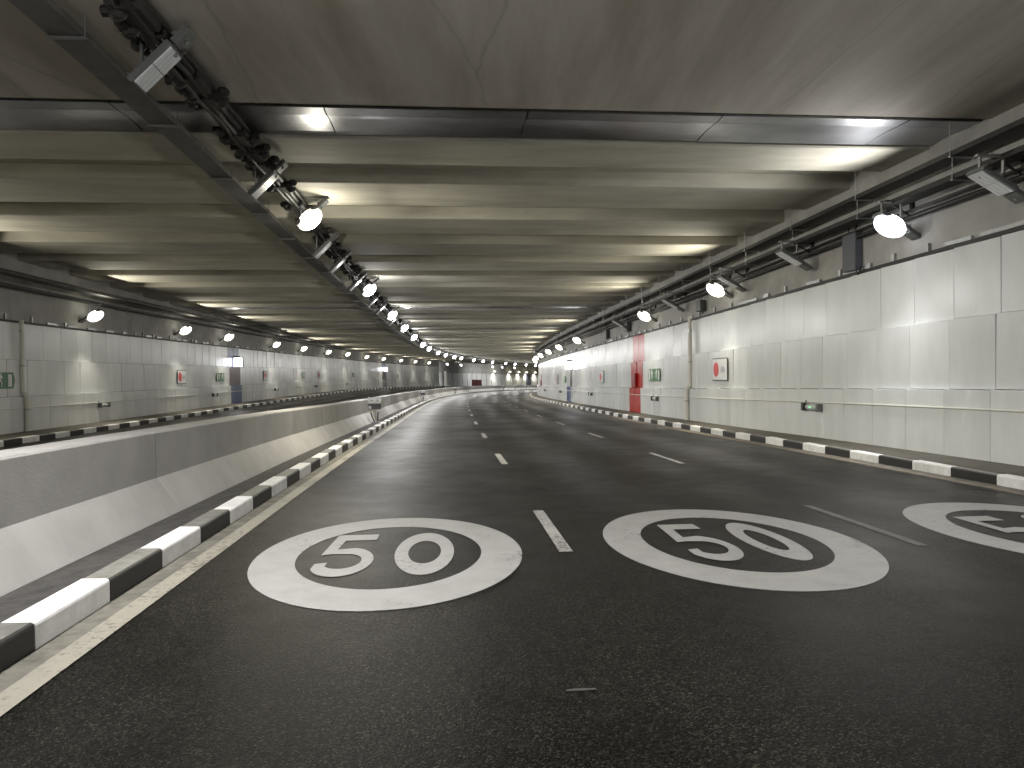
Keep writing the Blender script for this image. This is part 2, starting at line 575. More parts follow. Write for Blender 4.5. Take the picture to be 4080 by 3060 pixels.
def five(x0, x1, y0, y1, st=0.105, bar=0.27):
    """outline of a 5: x across the lane, y along the road"""
    wd = x1 - x0; h = y1 - y0
    ymid = y0 + h * 0.60
    cx = x0 + wd * 0.46
    oy = (ymid + 0.06 - y0) / 2; cy_ = y0 + oy
    orx = x1 - cx; 
    out = [(x0 + 0.04, y1), (x1 - 0.05, y1), (x1 - 0.05, y1 - bar), (x0 + 0.04 + st, y1 - bar), (x0 + 0.02 + st, y0 + h * 0.60)]
    out += arc(cx, cy_, orx, oy, 78, -150, 22)
    out += [(x0 + 0.0, y0 + 0.46), (x0 + st, y0 + 0.50)]
    out += arc(cx, cy_, orx - st, oy - bar * 0.95, -140, 95, 18)
    out += [(x0 + st * 0.95, y0 + h * 0.49), (x0, y0 + h * 0.47)]
    return out


def drape(me, sc, tc, mw):
    """lay a flat marking mesh onto the sloping road"""
    inv = mw.inverted()
    for v in me.vertices:
        v.co = inv @ W(sc + v.co.y, tc + v.co.x, v.co.z)
    return me


def roundel(label, sc, tc, f, z):
    mw = frame(sc, tc, 0)
    r = empty('speed_roundel', mw)
    tag(r, label, 'road marking', 'painted 50 speed roundels')
    me = MB().ringprism(ell(0, 0, 1.245, 1.78), ell(0, 0, 0.86, 1.24), 0.001, 0.006).mesh('road_paint')
    obj('ring', drape(me, sc, tc, mw), r, mw)
    bm = bmesh.new()
    vs = [bm.verts.new((x, y, 0.006)) for x, y in five(*f)]
    bm.faces.new(vs)
    bmesh.ops.triangulate(bm, faces=bm.faces[:])
    bm.normal_update()
    for fc in bm.faces:
        if fc.normal.z < 0: fc.normal_flip()
    me = bpy.data.meshes.new('five'); bm.to_mesh(me); bm.free(); me.materials.append(MATS['road_paint'])
    obj('digit_five', drape(me, sc, tc, mw), r, mw)
    zc = ((z[0] + z[1]) / 2, (z[2] + z[3]) / 2); zr = ((z[1] - z[0]) / 2, (z[3] - z[2]) / 2)
    me = MB().ringprism(ell(*zc, *zr, 40), ell(*zc, zr[0] - 0.125, zr[1] - 0.38, 40), 0.001, 0.006).mesh('road_paint')
    obj('digit_zero', drape(me, sc, tc, mw), r, mw)


roundel('white 50 speed roundel painted on the left lane', 6.85, 1.72, (-0.65, -0.14, -0.82, 0.86), (0.04, 0.60, -0.84, 0.86))
roundel('white 50 speed roundel painted on the middle lane', 6.95, 5.09, (-0.55, -0.05, -0.80, 0.86), (0.12, 0.60, -0.86, 0.86))
roundel('white 50 speed roundel on the right lane, cut off by the frame', 6.95, 8.61, (-0.58, -0.06, -0.82, 0.86), (0.10, 0.60, -0.86, 0.86))
# scraps of old paint
for (s, t, a, b_, lab) in [(3.62, 2.98, 0.08, 0.012, 'thin worn scrape of white paint on bare asphalt near the camera')]:
    mw = frame(s, t, 0)
    poly = [(-a, -b_), (-a * 0.3, -b_ * 1.2), (a, -b_ * 0.6), (a * 0.9, b_), (0, b_ * 1.3), (-a, b_ * 0.7)]
    o = obj('paint_scrape', MB().prism(poly, 0.001, 0.004).mesh('faint_paint'), None, mw)
    tag(o, lab, 'road marking')

# ------------------------------------------------------------------ kerbs
kb = {}
for nm, mm, tp in (('w', 'kerb_white', 'kerb_white'), ('b', 'kerb_black', 'kerb_dusty_lit')):
    bm = MB()
    # rounded front-top edge profile
    prof = [(0.0, -0.1), (0.0, 0.150), (-0.006, 0.166), (-0.022, 0.176), (-0.20, 0.180), (-0.20, -0.1)]
    L = 0.495
    v = [(x, y, z) for y in (-L, L) for x, z in prof]
    n = len(prof)
    f = [(i, (i + 1) % n, n + (i + 1) % n, n + i) for i in range(n)]
    bm.add(v, f, 0)
    for i in (3,): bm.m[i] = 1
    bm.f += [list(range(n))[::-1], list(range(n, 2 * n))]; bm.m += [0, 0]
    kb[nm] = bm.mesh(mm, tp, name='kerb_block_' + nm)


def kerb(name, label, t, white_start, pitch, a, b, flip, left=None, zs=1.0, height=1.0):
    root = empty(name, frame(max(a, 0), t, 0, left))
    tag(root, label, 'kerb')
    i0 = int(math.floor((a - white_start) / pitch)); i1 = int(math.floor((b - white_start) / pitch))
    cnt = 0
    for i in range(i0, i1):
        s = white_start + (i + 0.5) * pitch
        m = frame(s, t, 0, left) @ Matrix.Rotation(random.uniform(-0.004, 0.004), 4, 'Z')
        m = m @ Matrix.Translation((random.uniform(-0.004, 0.004), 0, random.uniform(-0.004, 0.003)))
        m = m @ Matrix.Diagonal((-1.0 if flip else 1.0, pitch, height, 1))
        obj('kerb_block', kb['w' if i % 2 == 0 else 'b'], root, m)


kerb('kerb', 'black and white painted kerb along the central barrier', -0.26, 4.534, 1.0, -4, 190, False)
kerb('kerb', 'black and white painted kerb below the right wall', 10.432, 9.09, 1.0, 4, 110, True, height=0.92)
kerb('kerb', 'black and white painted kerb below the left wall', -10.69, 23.3, 0.93, 14, 141, False, left=True)

# ------------------------------------------------------------------ central barrier
bar = empty('concrete_barrier', frame(10, -1.4, 0, False))
tag(bar, 'grey concrete safety barrier with sloping foot dividing the carriageways', 'barrier')
BP = [(-0.985, 0.0), (-0.985, 0.095), (-1.262, 0.50), (-1.268, 1.04), (-1.285, 1.062), (-1.67, 1.062), (-1.69, 1.04), (-1.69, 0.52), (-1.92, 0.13), (-1.92, -0.6)]
e = -20.0
secs = []
s = -11.0
while s < 205:
    secs.append((s, s + 4.0)); s += 4.0
for a, b in secs:
    v, f = sweep(BP, srange(a + 0.008, b - 0.008, 1.4), True, False)
    jt = random.uniform(-0.006, 0.006); jz = random.uniform(-0.004, 0.004)
    th = base(a)[3]
    for q in v:
        q.x += jt * math.cos(th); q.z += jz
    obj('barrier_block', mesh_from(v, f, ('barrier_concrete',)), bar)

# ------------------------------------------------------------------ walls with cladding panels


def panel_mesh(h, depth, L, m):
    return MB().chamfer(0, depth, -L / 2, L / 2, 0, h, 0.006).mesh(m, name='panel')


def wall(name, label, side, rows, t_conc, a, b, pitch, phase, colours, left, topz, t_max=300):
    root = empty(name, frame(max(a, 0), t_conc, 0, left))
    tag(root, label, 'wall')
    sg = 1 if side > 0 else -1
    # concrete behind, up to the ceiling
    v = []; f = []; sl = srange(a, b, 2)
    for s in sl:
        zt = topz - (lift(s) if left else 0)
        v += [W(s, t_conc, -0.3, left), W(s, t_conc, zt, left), W(s, t_conc + sg * 0.5, zt, left), W(s, t_conc + sg * 0.5, -0.3, left)]
    for k in range(len(sl) - 1):
        for i in range(4):
            j = (i + 1) % 4
            f.append((4 * k + i, 4 * k + 4 + i, 4 * k + 4 + j, 4 * k + j))
    f += [(0, 1, 2, 3), tuple(4 * (len(sl) - 1) + i for i in (3, 2, 1, 0))]
    obj('concrete_wall', mesh_from(v, f, ('wall_concrete',)), root)
    cache = {}
    i0 = int(math.floor((a - phase) / pitch)) + 1; i1 = int(math.floor((b - phase) / pitch))
    cnt = 0
    for (z0, z1, tf) in rows:
        for i in range(i0, i1):
            sc = phase + (i + 0.5) * pitch
            m = 'panel_white'
            for (ca, cb, zl, zh, mm) in colours:
                if ca < sc < cb and zl < (z0 + z1) / 2 < zh: m = mm
            key = (z0, m)
            dep = abs(t_conc - tf) + 0.02
            if key not in cache: cache[key] = panel_mesh(z1 - z0 - 0.012, dep, pitch - 0.007, m)
            mw = frame(sc, tf, z0, left)
            if sg < 0: mw = mw @ Matrix.Rotation(math.pi, 4, 'Z')
            mw = mw @ Matrix.Rotation(random.gauss(0, 0.006), 4, 'Z') @ Matrix.Rotation(random.gauss(0, 0.005), 4, 'Y')
            obj('panel', cache[key], root, mw)
    return root


CEIL = 6.10
colR = [(34.6, 37.0, 0, 5, 'panel_red'), (56.4, 58.9, 0, 1.4, 'panel_blue'), (56.4, 57.7, 1.4, 2.5, 'panel_brown'), (56.4, 58.9, 2.7, 5, 'panel_white'),
        (84.0, 85.2, 1.0, 2.5, 'panel_red')]
wall('tunnel_wall', 'white panelled wall curving along the right side', 1, [(0.17, 1.41, 11.44), (1.41, 2.71, 11.545), (2.71, 4.03, 11.65)], 11.70, 1.0, 112.0, 1.155, 11.5, colR, False, CEIL + 0.30)
wall('tunnel_wall', 'white panelled wall along the far left side beyond the oncoming road', -1, [(0.15, 1.38, -12.28), (1.38, 2.64, -12.38), (2.64, 3.91, -12.48)], -12.53, 16.0, 142.2, 1.2, 49.5,
     [(49.4, 51.95, 0, 1.38, 'panel_blue'), (49.4, 51.95, 1.38, 2.64, 'panel_brown'), (49.4, 51.95, 2.64, 5, 'panel_slate'),
      (110.6, 113.2, 0, 1.38, 'panel_slate'), (110.6, 113.2, 1.38, 2.64, 'panel_brown'), (110.6, 113.2, 2.64, 5, 'panel_slate')], True, CEIL + 0.30)
wall('tunnel_wall', 'set-back white wall at the far bend past the end of the left wall', -1, [(0.0, 1.5, -18.0), (1.5, 3.0, -18.1)], -18.15, 141.5, 232.0, 2.3, 141.5,
     [(172.5, 174.9, 0, 1.6, 'panel_brown'), (197, 198.5, 0, 4, 'panel_slate')], True, CEIL + 0.30)
# plain walls behind and far beyond what the panels cover
for (nm, lab, t, a, b, left) in [('plain_wall', 'bare concrete wall behind the camera on the right', 11.7, S0, 1.0, False), ('plain_wall', 'bare concrete wall round the far bend on the right', 11.7, 112, S1, False),
                                 ('plain_wall', 'bare concrete wall behind the camera on the left', -12.53, S0, 16.0, True)]:
    sg = 1 if t > 0 else -1
    v = []; f = []; sl = srange(a, b, 2)
    for s in sl:
        zt = CEIL + 0.30 - (lift(s) if left else 0)
        v += [W(s, t, -0.3, left), W(s, t, zt, left), W(s, t + sg * 0.5, zt, left), W(s, t + sg * 0.5, -0.3, left)]
    for k in range(len(sl) - 1):
        for i in range(4):
            j = (i + 1) % 4
            f.append((4 * k + i, 4 * k + 4 + i, 4 * k + 4 + j, 4 * k + j))
    tag(obj(nm, mesh_from(v, f, ('wall_concrete',))), lab, 'wall')
# return wall where the left wall ends
mw = frame(142.4, -12.5, 0, True)
o = obj('return_wall', MB().box(-5.9, 0.0, -0.2, 0.2, -0.3, 6.2).mesh('wall_concrete'), None, mw)
tag(o, 'short concrete return at the end of the left wall', 'wall')
o = obj('white_post', MB().chamfer(-0.25, 0.25, -0.25, 0.25, 0, 3.3, 0.03).box(-0.9, 0.9, -0.5, 0.5, 0.0, 0.25).mesh('pipe_white'), None, frame(157, -17.3, 0, True))
tag(o, 'white square post in the recess past the left wall', 'post')

# ------------------------------------------------------------------ ceiling
v = []; f = []
JOINTS = [(11.85, 13.35), (42.0, 43.3), (58.0, 59.2)]
ceil = empty('ceiling', frame(0, 0, CEIL, False))
tag(ceil, 'grey concrete tunnel ceiling of cross beams', kind='structure')
# smooth near slab
v, f = sweep([(-13.2, CEIL), (-13.2, CEIL + 0.6), (12.4, CEIL + 0.6), (12.4, CEIL)], srange(S0, 11.78, 1.6), True, False)
obj('slab', mesh_from(v, f, ('slab_concrete',)), ceil)
# upper deck above the beams
v, f = sweep([(-13.2, CEIL + 0.30), (-13.2, CEIL + 0.8), (12.4, CEIL + 0.8), (12.4, CEIL + 0.30)], srange(11.78, S1, 2), True, False)
obj('deck', mesh_from(v, f, ('ceiling_concrete',)), ceil)
v, f = sweep([(-20.2, CEIL + 0.30), (-20.2, CEIL + 0.8), (-13.2, CEIL + 0.8), (-13.2, CEIL + 0.30)], srange(141, S1, 2), True, False)
obj('deck', mesh_from(v, f, ('ceiling_concrete',)), ceil)


def beam_mesh(L):
    bm = MB()
    h = 0.36
    prof = [(-L / 2, 0.03), (-L / 2 + 0.03, 0.0), (L / 2 - 0.03, 0.0), (L / 2, 0.03), (L / 2, h), (-L / 2, h)]
    n = len(prof)
    vv = [(x, y, z) for x in (-13.15, 12.35) for y, z in prof]
    ff = [(i, (i + 1) % n, n + (i + 1) % n, n + i) for i in range(n)] + [list(range(n))[::-1], list(range(n, 2 * n))]
    return bm.add(vv, ff).mesh('ceiling_concrete', name='beam')


bmesh_cache = {}


def beam(a, b):
    L = round(b - a, 2)
    if L not in bmesh_cache: bmesh_cache[L] = beam_mesh(L)
    s = (a + b) / 2
    obj('beam', bmesh_cache[L], ceil, frame(s, 0, CEIL + random.uniform(-0.012, 0.012), False))


beam(13.4, 15.0)
s = 16.25
while s < S1 - 3:
    a, b = s, s + 2.15
    if any(a < j1 and b > j0 for j0, j1 in JOINTS):
        j0, j1 = [j for j in JOINTS if a < j[1] and b > j[0]][0]
        if j0 - a > 0.5: beam(a, round(j0 - 0.1, 2))
        if b - j1 > 0.5: beam(round(j1 + 0.05, 2), b)
    else:
        beam(a, b)
    s += 3.4

# expansion joints: metal flashing across the ceiling
for (j0, j1), lab in zip(JOINTS, ['wide shiny metal expansion joint flashing across the near ceiling', 'shiny metal flashing strip across the ceiling, second from the camera', 'thin metal flashing strip across the ceiling, third from the camera']):
    r = empty('expansion_joint', frame(j0, 0, CEIL, False)); tag(r, lab, 'expansion joint', 'ceiling expansion joints')
    mw = frame((j0 + j1) / 2, 0, CEIL, False)
    hw = (j1 - j0) / 2
    obj('gap', MB().box(-13.1, 12.3, -hw, -hw + 0.12, 0.12, 0.3).mesh('dark_gap'), r, mw)
    x = -13.1; k = 0
    while x < 12.3:
        x2 = min(x + 3.35, 12.3)
        bm = MB()
        # rail lip
        bm.box(x + 0.012, x2 - 0.012, -hw + 0.14, -hw + 0.48, 0.03, 0.07)
        # main sheet, slightly dished
        for q in range(6):
            y0 = -hw + 0.50 + (2 * hw - 0.52) * q / 6; y1 = -hw + 0.50 + (2 * hw - 0.52) * (q + 1) / 6
            z0 = 0.035 + 0.02 * math.sin(math.pi * q / 6); z1 = 0.035 + 0.02 * math.sin(math.pi * (q + 1) / 6)
            bm.add([(x + 0.01, y0, z0), (x2 - 0.01, y0, z0), (x2 - 0.01, y1, z1), (x + 0.01, y1, z1), (x + 0.01, y0, z0 + 0.01), (x2 - 0.01, y0, z0 + 0.01), (x2 - 0.01, y1, z1 + 0.01), (x + 0.01, y1, z1 + 0.01)],
                   [(3, 2, 1, 0), (4, 5, 6, 7), (0, 1, 5, 4), (1, 2, 6, 5), (2, 3, 7, 6), (3, 0, 4, 7)])
        p = obj('flashing_sheet', bm.mesh('flashing_metal'), r, mw @ Matrix.Rotation(random.gauss(0, 0.006), 4, 'X'))
        x = x2; k += 1

# ------------------------------------------------------------------ lamps


def lamp_meshes(kind):
    hb = MB()
    # body: ribbed rectangular floodlight housing, lens facing down
    hb.chamfer(-0.34, 0.34, -0.20, 0.20, 0.0, 0.08, 0.012)
    for q in range(7):
        hb.box(-0.30 + q * 0.097, -0.282 + q * 0.097, -0.17, 0.17, 0.08, 0.125)
    drv = MB().chamfer(0.36, 0.62, -0.14, 0.14, 0.0, 0.09, 0.012)     # driver box
    br = MB()
    br.box(-0.20, -0.17, -0.025, 0.025, 0.08, 0.42).box(0.20, 0.23, -0.025, 0.025, 0.16, 0.42).box(-0.25, 0.28, -0.04, 0.04, 0.42, 0.455)
    if kind == 'unlit':
        ln = MB()
        for a, b in ((-0.305, -0.006), (0.006, 0.305)):
            for q in range(4):
                y0 = -0.166 + q * 0.083
                ln.box(a, b, y0 + 0.005, y0 + 0.078, -0.02, 0.002)
        ln = ln.mesh('unlit_glass')
        screw = MB().tube((0.49, 0, -0.02), (0.49, 0, 0.01), 0.028, 8).mesh('galvanised')
    else:
        m = 'lamp_warm' if kind == 'warm' else 'lamp_cool'
        ln = MB().ellipsoid((0, 0, -0.04), 0.325, 0.28, 0.20, 24, 12).mesh(m, smooth=True)  # lit glass swollen into a globe to stand for its bloom
        screw = None
    return hb.mesh('housing_grey'), drv.mesh('housing_grey'), br.mesh('galvanised'), ln, screw


LM = {k: lamp_meshes(k) for k in ('warm', 'cool', 'unlit')}
LD = {}
for row, bw, sw, sp in (('mid', BEAM_MID, SPILL_MID, 165), ('side', BEAM_SIDE, SPILL_SIDE, 124)):
    for k, c in (('warm', (1.0, 0.94, 0.78)), ('cool', (1.0, 0.985, 0.96))):
        d = bpy.data.lights.new('floodlight_beam', 'AREA'); d.shape = 'RECTANGLE'; d.size = 0.56; d.size_y = 0.34
        d.energy = bw; d.color = c; d.spread = R(sp)
        p = bpy.data.lights.new('added_spill', 'POINT' if row == 'mid' else 'SPOT'); p.shadow_soft_size = 0.10; p.energy = sw; p.color = c
        if row == 'side': p.spot_size = R(150); p.spot_blend = 0.8      # spot added to throw light up on the ceiling, aimed clear of the wall
        LD[row, k] = (d, p)


def lamp(kind, s, t, z, left, label, group, tilt=0.0, flip=False, yaw=0.0):
    mw = frame(s, t, z, left)
    if flip: mw = mw @ Matrix.Rotation(math.pi, 4, 'Z')
    mw = mw @ Matrix.Rotation(yaw, 4, 'Z')
    r = empty('floodlight' if kind != 'unlit' else 'unlit_floodlight', mw)
    tag(r, label, 'lamp', group)
    mt = mw @ Matrix.Rotation(tilt, 4, 'Y')
    hb, dv, br, ln, sc = LM[kind]
    obj('housing', hb, r, mt); dbox = obj('driver_box', dv, r, mt); obj('bracket', br, r, mw)
    obj('lens', ln, r, mt)
    if sc: obj('screw', sc, dbox, mt)
    if kind != 'unlit':
        row = 'mid' if abs(t) < 3 else 'side'
        ma = mw @ Matrix.Rotation(tilt * (0.75 if row == 'mid' else 1.15), 4, 'Y')
        obj('beam_light', LD[row, kind][0], r, ma @ Matrix.Translation((0, 0, -0.33)))
        ms = ma @ Matrix.Translation((0, 0, -0.42)) if row == 'mid' else mw @ Matrix.Translation((-0.42, 0, -0.05)) @ Matrix.Rotation(R(128), 4, 'Y')
        obj('added_spill_light', LD[row, kind][1], r, ms)
    return r


TC = -1.25
litC = [17.6, 30.25, 41.25, 50.75, 60.75, 71.85, 80.1, 91.35, 99.85, 108.55, 115.15, 126.05, 133.5, 140.6, 150.15, 156.55, 163.8, 169.75]
for i, s in enumerate(litC):
    lamp('warm' if i == 0 else 'cool', s, -0.98, 5.60, False, f'{nth(i)} lit floodlight along the centre of the ceiling', 'lit lamps down the middle of the ceiling', tilt=R(-42))
for i, s in enumerate([5.2, -5.5, -16]):
    lamp('cool', s, -0.95, 5.56, False, nth(i) + ' lit floodlight of the centre row above and behind the camera', 'centre lamps behind the camera', tilt=R(-42))
unlC = [9.2, 14.5, 21.2, 23.9, 28.3, 34.3, 37.8, 45.0]
for i, s in enumerate(unlC):
    lamp('unlit', s, TC, 5.52, False, ('large unlit rectangular floodlight hanging at the top left of the ceiling' if i == 0 else f'{nth(i)} unlit rectangular floodlight along the centre of the ceiling'), 'unlit lamps down the middle of the ceiling', tilt=R(-45))
litR = [13.8, 23.5, 32.6, 51.4, 61.25, 69.75, 79.0, 88, 97, 106]
for i, s in enumerate(litR):
    lamp('cool' if i == 0 else 'warm', s, 11.15, 4.72, False, f'{nth(i)} lit floodlight above the right wall', 'lit lamps above the right wall', tilt=R(30), flip=False)
for i, s in enumerate([3.8, -6, -16]):
    lamp('cool', s, 11.15, 4.72, False, nth(i) + ' lit floodlight of the right row behind the camera', 'right lamps behind the camera', tilt=R(30))
for i, s in enumerate([10.9, 17.9, 22.1, 28.2, 37.5]):
    lamp('unlit', s, 11.0, 4.74, False, f'{nth(i)} unlit floodlight on a bracket above the right wall', 'unlit lamps above the right wall', tilt=R(30))
litL = [30.65, 40.55, 48.05, 60.1, 69.75, 80.55, 90.25, 100.55, 110, 119.9, 128.0, 135.75]
for i, s in enumerate(litL):
    lamp('warm', s, -11.95, 4.53, True, f'{nth(i)} lit floodlight above the far left wall', 'lit lamps above the left wall', tilt=R(30), flip=True)
for i, s in enumerate([20.8, 10.5, 0]):
    lamp('warm', s, -11.95, 4.53, True, nth(i) + ' lit floodlight of the left row outside the frame', 'left lamps outside the frame', tilt=R(30), flip=True)
for i, s in enumerate([146.05, 153.6, 170.4, 175.35, 181.65]):
    lamp('cool', s, -12.0, 4.5, True, f'{nth(i)} small lit lamp of the row continuing past the left wall end', 'lamps past the end of the left wall', tilt=R(40))
for i, s in enumerate([181.4, 188.7, 192.85, 196.45, 200.35]):
    lamp('warm', s, -17.6, 3.7, True, f'{nth(i)} lit lamp above the set-back wall at the far bend', 'lamps above the far wall', flip=True)

# ------------------------------------------------------------------ cable trays, conduits, cables


def tray(label, t0, t1, z, a, b, left, seg=3.0, hang=0.0, m='tray_metal'):
    r = empty('cable_tray', frame(max(a, 4), (t0 + t1) / 2, z, left)); tag(r, label, 'cable tray')
    s = a
    while s < b - 0.1:
        e2 = min(s + seg, b)
        U = [(t0, z + 0.09), (t0, z), (t1, z), (t1, z + 0.09), (t1 - 0.012, z + 0.09), (t1 - 0.012, z + 0.012), (t0 + 0.012, z + 0.012), (t0 + 0.012, z + 0.09)]
        v, f = sweep(U, srange(s + 0.006, e2 - 0.006, 1.5), True, left)
        dz = random.uniform(-0.006, 0.006)
        for q in v: q.z += dz
        obj('tray_section', mesh_from(v, f, (m,)), r)
        if hang:
            th = frame(e2, (t0 + t1) / 2, z, left)
            hw = (t1 - t0) / 2
            obj('hanger', MB().box(-hw - 0.03, hw + 0.03, -0.025, 0.025, -0.03, -0.004).tube((-hw - 0.015, 0, 0), (-hw - 0.015, 0, hang), 0.008, 5).tube((hw + 0.015, 0, 0), (hw + 0.015, 0, hang), 0.008, 5).mesh('galvanised'), r, th)
        s = e2
    return r


tray('dark metal cable tray running left of the centre lamps', -2.42, -2.02, 5.80, -6, 150, False, 3.0, 0.30, 'tray_grey')
tray('upper dark cable tray above the right wall lamps', 11.12, 11.52, 5.52, -3, 110, False, 3.0, 0.57)
tray('lower dark cable tray beside the right wall', 11.16, 11.52, 5.12, -3, 110, False, 3.0, 0.40)
tray('brownish cable tray above the left wall lamps', -11.75, -11.3, 5.25, 14, 90, True, 3.0, 0)
tray('narrow cable tray hugging the top of the left wall', -12.3, -11.95, 5.0, 14, 90, True, 3.0, 0)


def cables(label, specs, a, b, left, step=0.9, m='cable_black', name='cable_bundle'):
    r = empty(name, frame(max(a, 4), specs[0][0], specs[0][1], left)); tag(r, label, 'cables')
    for (t, z, rad, wob) in specs:
        mb = MB(); tube_along(mb, srange(a, b, step), t, z, rad, left, 6, wob)
        obj('cable', mb.mesh(m, smooth=True), r)
    return r


cb = cables('loose bundle of black cables along the centre lamp rail', [(-1.18, 5.93, 0.05, 0.015), (-1.28, 5.95, 0.045, 0.02), (-1.38, 5.92, 0.05, 0.015), (-1.22, 5.86, 0.045, 0.025), (-1.10, 5.96, 0.04, 0.02), (-1.33, 5.85, 0.04, 0.025)], -6, 140, False)
# black clamps and plugs on the bundle
clampm = []
for q in range(4):
    mb = MB()
    random.seed(40 + q)
    for k in range(5):
        y = random.uniform(-0.35, 0.35); x = random.choice((-1, 1))
        mb.tube((x * 0.02, y, 0.0), (x * random.uniform(0.22, 0.36), y + random.uniform(-0.03, 0.03), random.uniform(-0.04, 0.03)), random.uniform(0.045, 0.07), 7)
        mb.ellipsoid((x * random.uniform(0.14, 0.30), y, random.uniform(-0.08, 0.02)), 0.10, 0.09, 0.08, 8, 5)
    mb.chamfer(-0.16, 0.16, -0.3, 0.3, -0.08, 0.06, 0.03)
    clampm.append(mb.mesh('cable_black', name='clamp'))
random.seed(11)
s = 4.5
while s < 75:
    obj('clamp', random.choice(clampm), cb, frame(s, -1.24, 5.9, False))
    s += random.choice((0.7, 0.9, 1.2, 1.6)) * (1.0 if s < 40 else 1.5)
cables('black cables lying in the trays above the right wall', [(11.22, 5.58, 0.035, 0.01), (11.36, 5.58, 0.03, 0.01), (11.25, 5.18, 0.035, 0.01), (11.38, 5.18, 0.03, 0.012), (11.58, 5.0, 0.03, 0.006)], -3, 110, False, 1.5)
cables('brown cables along the tray above the left wall', [(-11.38, 5.34, 0.06, 0.01), (-11.52, 5.34, 0.06, 0.01), (-11.66, 5.33, 0.055, 0.01), (-12.1, 5.06, 0.05, 0.01)], 14, 90, True, 1.5, 'brown_cable')


def conduit(label, t, z, r_, a, b, left, m):
    mb = MB(); tube_along(mb, srange(a, b, 1.5), t, z, r_, left, 6)
    o = obj('conduit', mb.mesh(m, smooth=True)); tag(o, label, 'conduit')


conduit('thin white conduit running along the lower right wall', 11.425, 1.065, 0.018, 1, 112, False, 'pipe_white')
conduit('thin white conduit running along the lower left wall', -12.265, 0.975, 0.018, 16, 142, True, 'pipe_white')
conduit('grey pipe high on the right wall just under the trays', 11.58, 4.86, 0.05, 1, 112, False, 'tray_metal')

# clips and frames along the top edge of the panels
for (nm, lab, t, z, a, b, left) in [('top_rail', 'dark rail of clips along the top of the right wall panels', 11.67, 4.05, 2, 110, False), ('top_rail', 'dark rail of clips along the top of the left wall panels', -12.50, 3.93, 17, 141, True)]:
    r = empty(nm, frame(max(a, 8), t, z, left)); tag(r, lab, 'rail')
    sg = 1 if t > 0 else -1
    sweep_obj('rail', [(t - 0.02 * sg, z - 0.02), (t + 0.03 * sg, z - 0.02), (t + 0.03 * sg, z + 0.05), (t - 0.02 * sg, z + 0.05)], a, b, 'tray_metal', r, left=left)
    cm = [MB().box(-0.03, 0.03, -l_ / 2, l_ / 2, 0.0, h_).mesh('galvanised', name='clip') for l_, h_ in ((0.10, 0.16), (0.35, 0.10), (0.7, 0.07), (0.06, 0.2))]
    s = a + 1
    while s < min(b, a + 70):
        obj('clip', random.choice(cm), r, frame(s, t, z + 0.05, left))
        s += random.uniform(0.5, 1.6)


def elec_box(label, s, t, z, sx, sy, sz, m, left):
    r = empty('junction_box', frame(s, t, z, left)); tag(r, label, 'junction box', 'junction boxes under the cable trays')
    mw = frame(s, t, z, left)
    obj('case', MB().chamfer(-sx / 2, sx / 2, -sy / 2, sy / 2, 0, sz, 0.015).mesh(m), r, mw)
    obj('cable_tail', MB().tube((0, sy * 0.25, sz), (0, sy * 0.25, sz + 0.35), 0.018, 6).mesh('cable_black'), r, mw)
    obj('cable_tail', MB().tube((0, -sy * 0.25, sz), (0.05, -sy * 0.25, sz + 0.35), 0.018, 6).mesh('cable_black'), r, mw)
    obj('cable_loop', MB().tube((0, -sy * 0.3, 0.02), (0, -sy * 0.45, -0.12), 0.014, 5).tube((0, -sy * 0.445, -0.115), (0, -sy * 0.75, 0.06), 0.014, 5).mesh('cable_black'), r, mw)


elec_box('tall blue-grey box on the right wall beside the nearest lamp', 16.0, 11.6, 4.12, 0.18, 0.55, 0.85, 'box_blue', False)
elec_box('dark junction box above the right wall near the white downpipe', 26.2, 11.55, 4.25, 0.2, 0.5, 0.4, 'fixture_dark', False)
elec_box('small junction box above the red panels on the right wall', 37.6, 11.55, 4.35, 0.2, 0.5, 0.45, 'fixture_dark', False)
elec_box('dark junction box on the right wall before the lit column', 43.0, 11.55, 4.3, 0.2, 0.6, 0.5, 'fixture_dark', False)
elec_box('dark box fixed to the right wall at the edge of the frame', 10.1, 11.5, 4.75, 0.25, 0.7, 0.35, 'fixture_dark', False)

# lamp arms on the right wall
for i, s in enumerate([10.9, 13.8, 17.9, 22.1, 23.5, 28.2, 32.6]):
    mw = frame(s + 0.1, 11.15, 4.74, False)
    o = obj('lamp_arm', MB().box(-0.05, 0.55, -0.03, 0.03, 0.42, 0.48).box(0.49, 0.55, -0.05, 0.05, 0.30, 0.60).tube((0.0, 0, 0.45), (0.5, 0, 0.15), 0.02, 6).mesh('tray_metal'), None, mw)
    tag(o, f'{nth(i)} dark steel arm holding a lamp off the right wall', 'bracket', 'lamp arms on the right wall')

# downpipes
for (lab, side, s, left, tu, tl, zt) in [('white downpipe with a bend on the right wall', 1, 27.3, False, 11.50, 11.36, 4.12), ('white downpipe with a bend on the far left wall', -1, 26.3, True, -12.34, -12.2, 4.0)]:
    mw = frame(s, tu, 0, left)
    r = empty('downpipe', mw); tag(r, lab, 'pipe')
    d = tl - tu
    mb = MB().tube((0, 0, zt), (0, 0, 1.50), 0.075, 12).tube((0, 0, 1.53), (d, 0, 1.36), 0.075, 12).tube((d, 0, 1.39), (d, 0, 0.19), 0.075, 12)
    pp = obj('pipe', mb.mesh('pipe_white', smooth=False), r, mw)
    for z, dx in ((3.6, 0), (2.4, 0), (0.9, d)):
        obj('pipe_clamp', MB().tube((dx, 0, z), (dx, 0, z + 0.05), 0.088, 12).mesh('galvanised'), pp, mw)

# ------------------------------------------------------------------ signs on the walls


